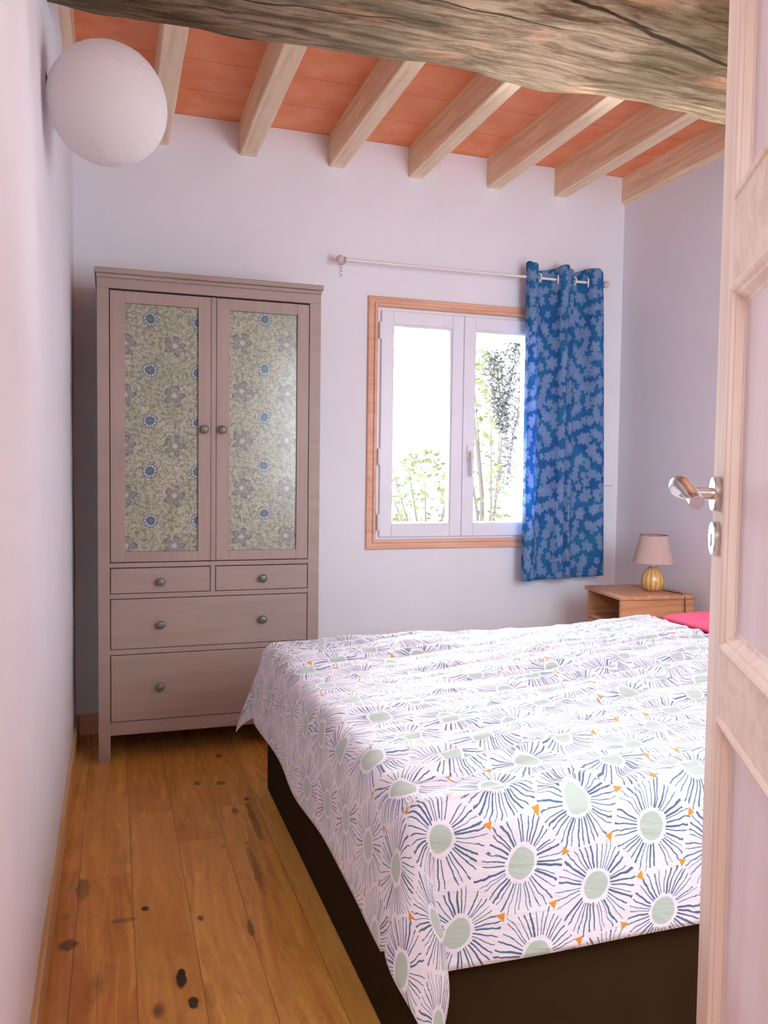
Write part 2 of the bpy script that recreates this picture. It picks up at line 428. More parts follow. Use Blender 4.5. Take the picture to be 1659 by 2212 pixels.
def mat_curtain():
    m = M('blue leaf curtain', .8, .15)
    t = m.n('ShaderNodeUVMap'); sp = m.n('ShaderNodeSeparateXYZ'); m.nt.links.new(t.outputs[0], sp.inputs[0])
    u = m.e(sp.outputs[0]); v = m.e(sp.outputs[1])
    # maple-like leaves: a lattice of lobed shapes, jittered
    tot = None; vein = None
    for k, (s, ang, du, dv) in enumerate(((.088, .3, 0, 0), (.105, 1.25, .052, .037), (.075, 2.2, .03, .07))):
        qx, qy, ix, iy = hexcell(m, u-du, v-dv, s, ang)
        h = m.hash(ix, iy, 2.0+k); h2 = m.hash(ix, iy, 7.0+k)
        qx = qx+(h-.5)*.16; qy = qy+(h2-.5)*.16
        r = (qx*qx+qy*qy).sqrt(); th = E.op(m.nt, 'ARCTAN2', qy, qx)+h*6.3
        lob = (th*2.5).f('COSINE').abs()*.17+(th*11).f('SINE').abs()*.07+.12
        lob = lob*(.75+h2*.45)
        L = (1-(r/lob).soft(.86, 1.04))*h2.gt(.12)
        V = ((th*5).f('SINE').abs()).soft(.05, .35)
        w = ((r*70+(th*5).f('COSINE')*3).f('SINE')).soft(-.7, .3)
        L = L*(.35+V*.35+w*.3)*(.55+.6*m.noise(m.vec(u, v, 9.0), 7, 2))
        tot = L if tot is None else tot.max(L)
    fine = m.noise(m.vec(u*1.5, v, 0.0), 240, 2)
    wear = m.noise(m.vec(u, v, 3.0), 6, 3)
    base = m.mix(wear.soft(.35, .65), srgb(44, 102, 166), srgb(50, 120, 172))
    c = m.mix((tot*(.45+fine*.85)).min(1.0)*.85, base, srgb(166, 186, 220))
    m.color(c)
    tr = m.n('ShaderNodeBsdfTranslucent'); m.nt.links.new(c, tr.inputs[0])
    mx = m.n('ShaderNodeMixShader'); mx.inputs[0].default_value = .32
    out = m.nt.nodes['Material Output']
    m.nt.links.new(m.b.outputs[0], mx.inputs[1]); m.nt.links.new(tr.outputs[0], mx.inputs[2]); m.nt.links.new(mx.outputs[0], out.inputs[0])
    m.bump(fine, .1, .002)
    return m.m
m_curtain = mat_curtain()

def mat_paper(name, c, tl=.35):
    m = M(name, .8, .1, c); x, y, z = m.coord()
    tr = m.n('ShaderNodeBsdfTranslucent'); tr.inputs[0].default_value = c
    mx = m.n('ShaderNodeMixShader'); mx.inputs[0].default_value = tl
    m.nt.links.new(m.b.outputs[0], mx.inputs[1]); m.nt.links.new(tr.outputs[0], mx.inputs[2]); m.nt.links.new(mx.outputs[0], m.nt.nodes['Material Output'].inputs[0])
    m.bump(m.noise(m.vec(x*.6+z*.3, y*.6, z*3), 22, 4, .6), .5, .006)
    return m.m
m_paper = mat_paper('white rice paper', (.86, .83, .84, 1), .4)
m_shade = mat_paper('beige lamp shade fabric', srgb(214, 190, 182), .3)

def mat_glass():
    m = bpy.data.materials.new('clear glass'); m.use_nodes = True; nt = m.node_tree; nt.nodes.clear()
    o = nt.nodes.new('ShaderNodeOutputMaterial'); t = nt.nodes.new('ShaderNodeBsdfTransparent'); g = nt.nodes.new('ShaderNodeBsdfGlossy'); g.inputs['Roughness'].default_value = .22
    mx = nt.nodes.new('ShaderNodeMixShader'); fr = nt.nodes.new('ShaderNodeFresnel'); fr.inputs[0].default_value = 1.45
    nt.links.new(fr.outputs[0], mx.inputs[0]); nt.links.new(t.outputs[0], mx.inputs[1]); nt.links.new(g.outputs[0], mx.inputs[2]); nt.links.new(mx.outputs[0], o.inputs[0]); return m
m_glass = mat_glass()

# ------------------------------------------------------------------ the room
XL, XR, YB, YF, ZC = -.16, 2.592, 3.846, .45, H+1.572
def struct(name, bm, mat, smooth=False, sharp=None, parent=None):
    o = obj(name, bm, mat, parent, None if parent else (0, 0, 0), smooth, sharp)
    if parent is None: o['kind'] = 'structure'
    return o
bm = nb(); box(bm, -1.4, 2.9, -2.7, 4.05, -.1, 0); struct('floor', bm, m_floor)
bm = nb(); box(bm, -1.4, 2.9, -2.7, 4.05, ZC, ZC+.1); struct('ceiling', bm, m_tiles)
# back wall with the window opening
WX0, WX1, WZ0, WZ1 = 1.217, 2.121, H-.336, H+.791
bm = nb()
box(bm, -.4, WX0, YB, YB+.24, 0, ZC); box(bm, WX1, 2.9, YB, YB+.24, 0, ZC)
box(bm, WX0, WX1, YB, YB+.24, 0, WZ0); box(bm, WX0, WX1, YB, YB+.24, WZ1, ZC)
struct('wall_back', bm, m_wall)
bm = nb(); box(bm, XR, 2.9, YF-.12, YB, 0, ZC); struct('wall_right', bm, m_wall)
# left wall: hand-trowelled, a little uneven
bm = nb()
ny, nz = 70, 50
def lw(y, z):
    return XL+.004*(noise.noise(Vector((y*1.3, z*1.1, 2)))) + .0025*noise.noise(Vector((y*4, z*4, 9)))
g = [[bm.verts.new((lw(YF+(YB-YF)*i/ny, ZC*j/nz), YF+(YB-YF)*i/ny, ZC*j/nz)) for j in range(nz+1)] for i in range(ny+1)]
for i in range(ny):
    for j in range(nz): bm.faces.new((g[i][j], g[i+1][j], g[i+1][j+1], g[i][j+1]))
box(bm, -.4, -.175, YF-.12, YB, 0, ZC)
struct('wall_left', bm, m_wall, True, 40)
# front wall with the doorway the picture is taken from, and the hall behind it
DX0, DX1, DZ = -.15, .575, 2.07
bm = nb(); box(bm, -.4, DX0, YF-.12, YF, 0, ZC); box(bm, DX1, XR, YF-.12, YF, 0, ZC); box(bm, DX0, DX1, YF-.12, YF, DZ, ZC)
struct('wall_front', bm, m_wall)
bm = nb(); box(bm, -1.4, -1.2, -2.7, YF-.12, 0, ZC); box(bm, -1.2, -.4, YF-.12, YF, 0, ZC); struct('wall_hall_left', bm, m_hall)
bm = nb(); box(bm, 1.5, 1.7, -2.7, YF-.12, 0, ZC); struct('wall_hall_right', bm, m_hall)
bm = nb(); box(bm, -1.4, 1.7, -2.9, -2.7, 0, ZC); struct('wall_hall_back', bm, m_hall)
w2 = thing('fill_light_frame', None, None, (1.75, .45, .95), None, 'structure')  # invented frame dressing the unseen fill lamp on the front wall
bm = nb()
for a in ((1.21, 1.27, .95, 2.15), (2.23, 2.29, .95, 2.15), (1.27, 2.23, .95, 1.0), (1.27, 2.23, 2.1, 2.15)): box(bm, a[0], a[1], .451, .475, a[2], a[3], .003)
obj('frame', bm, m_pvc, w2)
# skirtings
bm = nb(); box(bm, XL-.004, XL+.013, YF, YB-.001, 0, .095, .003); struct('baseboard_left', bm, m_board)
bm = nb(); box(bm, XL+.014, XR-.001, YB-.013, YB+.002, 0, .095, .003); struct('baseboard_back', bm, m_trim)
bm = nb(); box(bm, XR-.013, XR+.002, YF, YB-.014, 0, .095, .003); struct('baseboard_right', bm, m_board)
# doorway lining
bm = nb(); box(bm, DX0-.001, DX0+.018, YF-.125, YF+.004, 0, DZ, .002); box(bm, DX1-.018, DX1+.001, YF-.125, YF+.004, 0, DZ, .002); box(bm, DX0, DX1, YF-.125, YF+.004, DZ-.018, DZ+.001, .002)
struct('trim_1', bm, m_door)

# ------------------------------------------------------------------ window
win = thing('window_1', None, None, (1.669, YB, WZ0), None, 'structure')
def ring(bm, x0, x1, z0, z1, w, y0, y1, bev=.002):
    box(bm, x0, x0+w, y0, y1, z0, z1, bev); box(bm, x1-w, x1, y0, y1, z0, z1, bev)
    box(bm, x0+w, x1-w, y0, y1, z0, z0+w, bev); box(bm, x0+w, x1-w, y0, y1, z1-w, z1, bev)
def prof_ring(bm, x0, x1, z0, z1, prof, ybase):
    # mitred moulding: prof = (inset, protrusion) pairs; ring around the rectangle
    rings = []
    for ins, pr in prof:
        rings.append([bm.verts.new((x, ybase-pr, z)) for x, z in ((x0+ins, z0+ins), (x1-ins, z0+ins), (x1-ins, z1-ins), (x0+ins, z1-ins))])
    for a, b in zip(rings, rings[1:]):
        for i in range(4): bm.faces.new((a[i], a[(i+1) % 4], b[(i+1) % 4], b[i]))
cas = thing('trim_2', None, None, (1.669, YB, WZ0-.047), None, 'structure')
bm = nb(); prof_ring(bm, WX0-.047, WX1+.047, WZ0-.047, WZ1+.052, [(0, 0), (0, .012), (.004, .016), (.013, .016), (.015, .012), (.030, .012), (.033, .020), (.043, .020), (.048, .014), (.048, -.01)], YB)
obj('window_casing', bm, m_trim, cas)
bm = nb(); ring(bm, WX0-.003, WX1+.003, WZ0-.003, WZ1+.003, .022, YB-.006, YB+.06); obj('frame', bm, m_pvc, win)
mid = 1.669
def sash(x0, x1, mull):
    bm = nb()
    z0, z1 = WZ0+.012, WZ1-.014
    ring(bm, x0, x1, z0, z1, .062, YB-.022, YB+.04, .004)
    # glazing bead
    xi0, xi1, zi0, zi1 = x0+.062, x1-.062, z0+.062, z1-.062
    prof_ring(bm, xi0-.001, xi1+.001, zi0-.001, zi1+.001, [(0, .018), (.006, .014), (.010, .002), (.012, -.02)], YB)
    s = obj('sash', bm, m_pvc, win)
    bm = nb(); box(bm, xi0+.002, xi1-.002, YB+.010, YB+.014, zi0+.002, zi1-.002); obj('pane', bm, m_glass, s)
    return s
s1 = sash(WX0+.017, mid-.001, 0); s2 = sash(mid+.001, WX1-.017, 1)
hx = 1.706
bm = nb(); box(bm, hx-.014, hx+.014, YB-.034, YB-.021, H+.06, H+.135, .004)
tube(bm, [(hx, YB-.03, H+.10), (hx, YB-.052, H+.10), (hx, YB-.060, H+.085), (hx+.001, YB-.060, H-.02)], [.009, .009, .010, .008], 12); obj('window_handle', bm, m_white, s2, smooth=True, sharp=40)
for z in (H-.25, H+.07, H+.68):
    bm = nb(); tube(bm, [(WX0+.013, YB-.018, z-.04), (WX0+.013, YB-.018, z+.04)], .007, 10); obj('hinge', bm, m_white, win, smooth=True, sharp=40)

# outside: porch soffit, side wall, climbing vine, shrubs
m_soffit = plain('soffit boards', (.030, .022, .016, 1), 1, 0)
m_render = plain('pale rendered outside wall', srgb(232, 214, 190), .9)
m_leaf = plain('green leaf', (.028, .036, .014, 1), 1, 0)
m_leafg = plain('grey green leaf', (.020, .0205, .019, 1), 1, 0)
m_bark = plain('bark', (.022, .020, .018, 1), 1, 0)
m_ground = plain('gravel ground', srgb(170, 160, 140), .9)
bm = nb(); box(bm, -6, 12, 4.1, 18, -.3, -.1); struct('ground', bm, m_ground)
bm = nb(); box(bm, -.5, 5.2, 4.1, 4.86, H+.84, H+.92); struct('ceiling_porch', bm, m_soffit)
bm = nb(); box(bm, 3.0, 3.2, 4.15, 5.9, -.1, H+1.02); struct('wall_porch', bm, m_render)
def leaf(bm, p, s):
    d = Vector((random.uniform(-1, 1), random.uniform(-1, 1), random.uniform(-.8, .6))).normalized(); q = d.orthogonal().normalized()
    n = d.cross(q); q = (q*math.cos(1.2)+n*math.sin(1.2)*random.choice((-1, 1))).normalized()
    vs = [bm.verts.new(p+d*s*a+q*s*b+n*s*c) for a, b, c in ((0, 0, 0), (.4, .28, .05), (1, 0, -.05), (.4, -.28, .05))]
    bm.faces.new(vs)
vt = thing('climbing_vine', 'grey green climbing vine seen through the right window pane', 'vine', (2.6, 5.2, -.1))
def path(pts, n=24):
    out = []
    for i in range(n+1):
        t = i/n*(len(pts)-1); k = min(int(t), len(pts)-2); f = t-k
        p = Vector(pts[k]).lerp(Vector(pts[k+1]), f)+Vector((noise.noise(Vector((i*.5, k, 1)))*.02, 0, 0)); out.append(p)
    return out
strands = [[(2.63, 5.2, H+.95), (2.55, 5.2, H+.70), (2.58, 5.2, H+.45), (2.60, 5.2, H+.2), (2.56, 5.2, H-.05), (2.5, 5.2, H-.45), (2.48, 5.2, -.05)],
           [(2.46, 5.2, H+.80), (2.50, 5.2, H+.5), (2.57, 5.2, H+.3)], [(2.50, 5.2, H+.82), (2.55, 5.2, H+.5), (2.58, 5.2, H+.3)],
           [(2.68, 5.2, H+.95), (2.62, 5.2, H+.6), (2.58, 5.2, H+.35)], [(2.74, 5.2, H+.7), (2.66, 5.2, H+.3), (2.6, 5.2, H-.1)]]
bms, bml = nb(), nb()
for s in strands:
    P = path(s, 40)
    tube(bms, P, .005, 5)
    for p in P:
        for _ in range(12): leaf(bml, p+Vector((random.gauss(0, .022), random.gauss(0, .02), random.gauss(0, .02))), random.uniform(.02, .04))
obj('stem', bms, m_bark, vt); obj('foliage', bml, m_leafg, vt)
def shrub(label, cx, cy, r, h, n, mt):
    t = thing('shrub', label, 'shrub', (cx, cy, -.1), 'shrubs outside the window')
    b1, b2 = nb(), nb()
    for k in range(7):
        a = random.uniform(0, 2*PI); top = Vector((cx+math.cos(a)*r*.6, cy+math.sin(a)*r*.6, h*random.uniform(.6, .95)))
        tube(b1, [(cx, cy, -.1), Vector((cx, cy, -.1)).lerp(top, .5)+Vector((.05, 0, 0)), top], [.025, .015, .006], 6)
    for k in range(n):
        a = random.uniform(0, 2*PI); q = random.random()**.5*r; z = random.uniform(.15, 1)
        leaf(b2, Vector((cx+math.cos(a)*q*math.sin(z*2.6+.3), cy+math.sin(a)*q*math.sin(z*2.6+.3), -.1+z*h)), random.uniform(.05, .11))
    obj('stem', b1, m_bark, t); obj('foliage', b2, mt, t)
shrub('tall loose green shrub seen at the left edge of the right pane', 3.56, 7.6, .36, 2.5, 420, m_leaf)
shrub('low yellow green shrub seen low in the left window pane', 3.25, 8.6, .55, 1.5, 420, m_leaf)

# ------------------------------------------------------------------ joists and beam
jl = ['raw wood ceiling joist flush with the left wall above the paper lantern', 'raw wood joist passing just right of the white paper lantern', 'raw wood joist above the wardrobe, second right of the lantern',
      'raw wood joist ending on the wall above the right end of the wardrobe', 'raw wood joist ending above the left side of the window', 'raw wood joist ending above the right side of the window',
      'raw wood joist ending above the blue curtain', 'darker wood joist running along the right wall']
jx = [(XL-.01, -.125), (.160, .239), (.549, .629), (.970, 1.045), (1.368, 1.442), (1.786, 1.863), (2.168, 2.241), (2.573, 2.66)]
for i, (a, b) in enumerate(jx):
    bm = nb(); zb = H+1.427-(.008 if i == 7 else 0)
    n = 40
    rings = []
    for k in range(n+1):
        y = YF-.02+(YB+.04-YF)*k/n
        w = .003*noise.noise(Vector((y*2.3, i*7.7, 0))); w2 = .003*noise.noise(Vector((y*3.1, i*3.3, 5)))
        c = .004
        if i == 7:
            rings.append([bm.verts.new(p) for p in ((a+w-.002, y, ZC+.004), (a+w-.002, y, H+1.444+w2), (a+w+.001, y, H+1.440+w2), (b, y, H+1.375), (b+.001, y, H+1.39), (b+.001, y, ZC+.004))]); continue
        rings.append([bm.verts.new(p) for p in ((a+w, y, ZC+.004), (a+w, y, zb+c+w2), (a+c+w, y, zb+w2), (b-c+w2, y, zb+w2), (b+w2, y, zb+c+w2), (b+w2, y, ZC+.004))])
    for p, q in zip(rings, rings[1:]):
        for j in range(5): bm.faces.new((p[j], q[j], q[j+1], p[j+1]))
    bm.faces.new(rings[0]); bm.faces.new(list(reversed(rings[-1])))
    o = obj('ceiling_joist', bm, m_joist); tag(o, jl[i], 'joist', 'joists under the terracotta ceiling')

bm = nb()
prof = [(1.985, 1.44), (1.968, 1.36), (1.957, 1.30), (1.962, 1.262), (1.985, 1.235), (2.03, 1.215), (2.09, 1.203), (2.16, 1.195), (2.23, 1.190), (2.272, 1.190), (2.31, 1.196), (2.35, 1.205), (2.385, 1.218), (2.408, 1.238), (2.424, 1.27), (2.435, 1.32), (2.44, 1.38), (2.435, 1.44)]
# refine the profile
pf = []
for a, b in zip(prof, prof[1:]):
    for k in range(4): pf.append((a[0]+(b[0]-a[0])*k/4, a[1]+(b[1]-a[1])*k/4))
pf.append(prof[-1])
nx = 260; rings = []
def far_off(x):       # the hewn far edge wanders along the beam
    pts = [(-.2, .02), (-.05, .045), (.05, .035), (.2, .03), (.33, .045), (.46, .028), (.6, .028), (.82, .018), (.95, -.006), (1.05, .0), (1.15, .03), (1.29, .046), (1.5, .004), (1.66, .004), (1.82, .018), (1.96, .05), (2.05, .05), (2.7, .03)]
    for (x0, a), (x1, b) in zip(pts, pts[1:]):
        if x0 <= x <= x1:
            t = (x-x0)/(x1-x0); t = t*t*(3-2*t); return a+(b-a)*t
    return 0
for i in range(nx+1):
    x = XL-.03+(XR+.05-XL)*i/nx; r = []
    for j, (y, z) in enumerate(pf):
        wgt = max(0, min(1, (y-2.2)/.2))*max(0, min(1, (1.44-z)/.12))
        p = Vector((x, y, z))
        d = .012*noise.noise(Vector((x*1.5, y*3, z*3)))+.006*noise.noise(Vector((x*6, y*14, z*14)))+.0025*noise.noise(Vector((x*14, y*50, z*50)))
        ed = max(0, 1-abs(z-1.44)/.02)
        r.append(bm.verts.new((x, y+(far_off(x)-.015)*wgt+d*.5*(1-ed), H+z+d*(1-ed)+(0.012*noise.noise(Vector((x*.8, 0, 3))))*(1-ed))))
    rings.append(r)
for p, q in zip(rings, rings[1:]):
    for j in range(len(pf)-1): bm.faces.new((p[j], p[j+1], q[j+1], q[j]))
    bm.faces.new((p[-1], p[0], q[0], q[-1]))
bm.faces.new(list(reversed(rings[0]))); bm.faces.new(rings[-1])
o = obj('ceiling_beam', bm, m_beam, None, (0, 0, 0), True); tag(o, 'thick rough-hewn old wooden beam crossing under the ceiling joists', 'beam')

# ------------------------------------------------------------------ wardrobe
YW = 3.446; yb = 3.83
wd = thing('wardrobe', 'tall taupe wooden wardrobe with floral panelled doors and drawers against back wall', 'wardrobe', (.391, 3.64, 0))
A, B = -.059, .841; A1, B1 = -.0135, .7925
bm = nb()
for x0, x1 in ((A, A1), (B1, B)):
    box(bm, x0, x1, YW, YW+.045, 0, H+.704, .0015); box(bm, x0, x1, yb-.045, yb, 0, H+.704, .0015)
box(bm, A+.006, A+.024, YW+.04, yb-.04, .10, H+.704); box(bm, B-.024, B-.006, YW+.04, yb-.04, .10, H+.704)
for z0, z1, yy in ((H-.400, H-.3815, 0), (H-.5255, H-.5065, 0), (H-.752, H-.732, 0), (H-1.080, H-1.027, 0)):
    box(bm, A1, B1, YW+.001, YW+.03, z0, z1, .001)
box(bm, .3815, .4010, YW+.001, YW+.03, H-.5065, H-.400, .001)
obj('body', bm, m_taupeh, wd)
bm = nb(); box(bm, A1-.001, B1+.001, yb-.02, yb-.01, .10, H+.70); box(bm, A1-.004, B1+.004, YW+.022, YW+.026, H-1.03, H+.706); box(bm, A+.02, B-.02, YW+.03, yb-.02, .112, .124); box(bm, A+.02, B-.02, YW+.03, yb-.02, H-.40, H-.39)  # includes a dark plate behind the doors that paints shade into the gaps
obj('interior_and_gap_shade', bm, m_inner, wd)
bm = nb(); box(bm, A, B, YW, yb, H+.704, H+.744, .0015); box(bm, A-.003, B+.003, YW-.006, yb, H+.744, H+.760, .004); box(bm, A-.009, B+.009, YW-.014, yb+.005, H+.760, H+.781, .004)
obj('cornice', bm, m_taupeh, wd)
def knob(x, z, parent):
    bm = nb()
    prof = [(.0085, 0), (.0075, .004), (.0070, .010), (.011, .013), (.0165, .0165), (.0175, .020), (.0160, .0245), (.010, .0275), (.001, .0285)]
    n = 20; rings = []
    for r, d in prof: rings.append([bm.verts.new((x+r*math.cos(2*PI*k/n), YW-.0005-d, z+r*math.sin(2*PI*k/n))) for k in range(n)])
    for a, b in zip(rings, rings[1:]):
        for i in range(n): bm.faces.new((a[i], a[(i+1) % n], b[(i+1) % n], b[i]))
    bm.faces.new(rings[-1]); bm.faces.new(rings[0])
    return obj('knob', bm, m_knob, parent, smooth=True, sharp=50)
def wdoor(x0, x1, px0, px1, kx, strip, lab):
    z0, z1 = H-.378, H+.6965; pz0, pz1 = H-.337, H+.650
    bm = nb()
    box(bm, x0, px0, YW-.001, YW+.019, z0, z1, .0015); box(bm, px1, x1, YW-.001, YW+.019, z0, z1, .0015)
    box(bm, px0, px1, YW-.001, YW+.019, z0, pz0, .0015); box(bm, px0, px1, YW-.001, YW+.019, pz1, z1, .0015)
    if strip: box(bm, x1-.018, x1+.001, YW-.006, YW-.001, z0, z1, .0015)
    d = obj('door', bm, m_taupe, wd)
    bm = nb(); box(bm, px0-.004, px1+.004, YW+.012, YW+.015, pz0-.004, pz1+.004); f = obj('floral_panel', bm, m_insert, d)
    bm = nb(); box(bm, px0, px1, YW+.006, YW+.009, pz0, pz1); obj('glass_pane', bm, m_glass, d)
    knob(kx, H+.161, d)
wdoor(A1+.003, .4005, .046, .331, .354, True, '')
wdoor(.4035, B1-.003, .456, .740, .427, False, '')
def drawer(x0, x1, z0, z1, kn):
    bm = nb(); box(bm, x0, x1, YW, YW+.019, z0, z1, .0015); d = obj('drawer', bm, m_taupeh, wd)
    for kx, kz in kn: knob(kx, kz, d)
drawer(A1+.003, .3790, H-.504, H-.4035, [(.182, H-.459)])
drawer(.4035, B1-.003, H-.504, H-.4035, [(.597, H-.456)])
drawer(A1+.003, B1-.003, H-.7295, H-.5285, [(.182, H-.634), (.597, H-.630)])
drawer(A1+.003, B1-.003, H-1.024, H-.755, [(.180, H-.889), (.597, H-.885)])

# ------------------------------------------------------------------ curtain and rod
YC = 3.757; RZ = H+.982
rod = thing('curtain_rod', 'thin white curtain rod on the wall above the window', 'curtain rod', (1.7, YC, RZ))
bm = nb(); tube(bm, [(1.02, YC, RZ), (2.425, YC, RZ)], .0065, 14); obj('rod', bm, m_white, rod, smooth=True, sharp=50)
for fx, sg in ((1.005, -1), (2.432, 1)):
    bm = nb(); c = Vector((fx, YC, RZ))
    n = 14
    rings = []
    for i in range(1, 10):
        a = PI*i/10; rings.append([bm.verts.new(c+Vector((sg*-math.cos(a)*.019, math.sin(a)*.019*math.cos(2*PI*k/n), math.sin(a)*.019*math.sin(2*PI*k/n)))) for k in range(n)])
    for a, b in zip(rings, rings[1:]):
        for i in range(n): bm.faces.new((a[i], a[(i+1) % n], b[(i+1) % n], b[i]))
    bm.faces.new(rings[0]); bm.faces.new(rings[-1])
    torus(bm, c+Vector((sg*-.022, 0, 0)), (1, 0, 0), .009, .003, 16, 6)
    obj('finial', bm, m_ivory, rod, smooth=True)
    bx = fx-sg*.03
    bm = nb(); box(bm, bx-.009, bx+.009, YB-.004, YB+.001, RZ-.065, RZ+.012, .001); tube(bm, [(bx, YB-.002, RZ-.006), (bx, YC+.002, RZ-.012)], .005, 8); torus(bm, (bx, YC, RZ), (1, 0, 0), .010, .003, 16, 6)
    b = obj('bracket', bm, m_white, rod)
    for dz in (-.052, -.033, -.018):
        bm = nb(); disc_cyl(bm, (bx, YB-.0035, RZ+dz), (0, -1, 0), .003, .0015, 10); obj('screw', bm, m_dark, b)

cur = thing('curtain', 'blue eyelet curtain with pale leaf pattern drawn to the right of the window', 'curtain', (2.2, YC, H-.54))
# plan of the cloth: (x top, y offset top, x bottom, y offset bottom)
plan = [(1.969, .000, 1.975, -.005), (1.975, -.030, 1.985, -.030), (1.992, -.040, 2.005, -.036), (2.014, -.036, 2.025, -.024), (2.031, -.012, 2.045, -.006), (2.040, .018, 2.060, .012), (2.075, .036, 2.095, .022), (2.115, .030, 2.130, .010),
        (2.146, .004, 2.150, -.010), (2.158, -.026, 2.165, -.028), (2.182, -.040, 2.190, -.036), (2.198, -.030, 2.206, -.014), (2.204, -.026, 2.212, -.016), (2.217, -.034, 2.228, -.034), (2.230, -.014, 2.250, -.018), (2.240, .020, 2.268, .010), (2.268, .038, 2.300, .020), (2.300, .026, 2.335, .014),
        (2.322, .000, 2.365, -.006), (2.336, -.026, 2.390, -.024), (2.362, -.040, 2.420, -.034), (2.386, -.034, 2.445, -.022), (2.400, -.020, 2.457, -.004)]
def catmull(P, t):
    n = len(P)-1; x = t*n; k = min(int(x), n-1); f = x-k
    p0, p1, p2, p3 = P[max(k-1, 0)], P[k], P[k+1], P[min(k+2, n)]
    return [.5*((2*b)+(-a+c)*f+(2*a-5*b+4*c-d)*f*f+(-a+3*b-3*c+d)*f**3) for a, b, c, d in zip(p0, p1, p2, p3)]
nu, nv = 200, 120
ztop, zbot = H+1.040, H-.535
bm = nb(); uvl = bm.loops.layers.uv.new('UVMap')
cols = []; ul = 0; last = None; us = []
for i in range(nu+1):
    t = i/nu; xt, yt, xb, ybm = catmull(plan, t)
    mid2 = Vector(((xt+xb)/2, (yt+ybm)/2))
    if last is not None: ul += (mid2-last).length
    last = mid2; us.append(ul*1.25)
    c_ = []
    for j in range(nv+1):
        f = j/nv; fz = f**.8
        x = xt+(xb-xt)*fz; y = yt+(ybm-yt)*fz
        y += .006*noise.noise(Vector((t*7, f*3, 0)))*f
        top = ztop+.012*math.sin(t*PI*5+.8)*(1 if f < .001 else 1)*max(0, 1-f*12)+.006*noise.noise(Vector((t*18, 0, 0)))*max(0, 1-f*12)
        z = ztop+(zbot-ztop)*f+(top-ztop) + (.008*noise.noise(Vector((t*6, 4, 0))) - .016*(1-t))*max(0, (f-.9)*10)
        c_.append(bm.verts.new((x, YC+y, z)))
    cols.append(c_)
for i in range(nu):
    for j in range(nv):
        fc = bm.faces.new((cols[i][j], cols[i][j+1], cols[i+1][j+1], cols[i+1][j]))
        for lp, (a, b) in zip(fc.loops, ((i, j), (i, j+1), (i+1, j+1), (i+1, j))): lp[uvl].uv = (us[a], -b/nv*1.58)
o = obj('fabric', bm, m_curtain, cur, smooth=True)
sm = o.modifiers.new('cloth_thickness', 'SOLIDIFY'); sm.thickness = .0018; sm.offset = 0
for ex, ax in ((2.036, (1, .5, 0)), (2.150, (1, -.5, 0)), (2.236, (1, .5, 0)), (2.325, (1, -.5, 0))):
    bm = nb(); torus(bm, (ex, YC, RZ), ax, .021, .0045, 28, 8); obj('eyelet', bm, m_white, cur, smooth=True)

bm = nb(); box(bm, 2.34, 2.553, YB-.022, YB+.001, H-.062, H+.432, .003); o = obj('wall_panel', bm, m_wall); tag(o, 'flat white rectangular panel on back wall, mostly hidden behind blue curtain', 'wall panel')
bm = nb()

# ------------------------------------------------------------------ paper lantern
LC = Vector((-.0095, 2.2, H+.897)); LR = .1425
lan = thing('paper_lantern', 'round white paper lantern hanging by the left wall below the beam', 'lantern', (LC.x, LC.y, LC.z-LR))
bm = nb()
n, mm = 72, 60; rings = []
tilt = Matrix.Rotation(math.radians(14), 3, 'Y') @ Matrix.Rotation(math.radians(-10), 3, 'X')
for i in range(mm+1):
    a = .16+(PI-.32)*i/mm; ring_ = []
    rib = 1+.005*abs(math.sin(i*PI/4))
    for k in range(n):
        ph = 2*PI*k/n
        r = LR*rib*(1+.008*noise.noise(Vector((math.cos(ph)*2, math.sin(ph)*2, i*.08))))
        ring_.append(bm.verts.new(LC+tilt@Vector((r*math.sin(a)*math.cos(ph), r*math.sin(a)*math.sin(ph), r*math.cos(a)))))
    rings.append(ring_)
for a, b in zip(rings, rings[1:]):
    for i in range(n): bm.faces.new((a[i], a[(i+1) % n], b[(i+1) % n], b[i]))
f0 = bm.faces.new(rings[-1])
obj('shade', bm, m_paper, lan, smooth=True)
bm = nb(); torus(bm, LC+tilt@Vector((0, 0, LR*.985)), tilt@Vector((0, 0, 1)), LR*.16, .002, 24, 6)
tube(bm, [LC+tilt@Vector((-LR*.16, 0, LR*.985)), LC+tilt@Vector((LR*.16, 0, LR*.985))], .0015, 6); obj('wire_frame', bm, m_white, lan)
bm = nb(); tube(bm, [(XL+.002, 2.30, H+.93), (XL+.05, 2.28, H+.93), (LC.x-.02, LC.y+.02, H+.92), (LC.x, LC.y, H+.90)], .006, 8); obj('wall_arm', bm, m_white, lan)
sw = thing('wall_wiring', 'small wall wiring outlet with bare blue wire left of the lantern', 'wire', (XL+.005, 2.30, H+.92))
bm = nb(); tube(bm, [(XL, 2.300, H+.988), (XL+.010, 2.302, H+.965), (XL+.008, 2.300, H+.94), (XL+.006, 2.298, H+.915)], .0035, 8); obj('blue_wire', bm, m_blue, sw, smooth=True)
bm = nb(); box(bm, XL-.004, XL+.010, 2.29, 2.315, H+.962, H+.978, .002); tube(bm, [(XL, 2.295, H+1.0), (XL+.006, 2.30, H+.97)], .002, 6); obj('connector', bm, m_dark, sw)

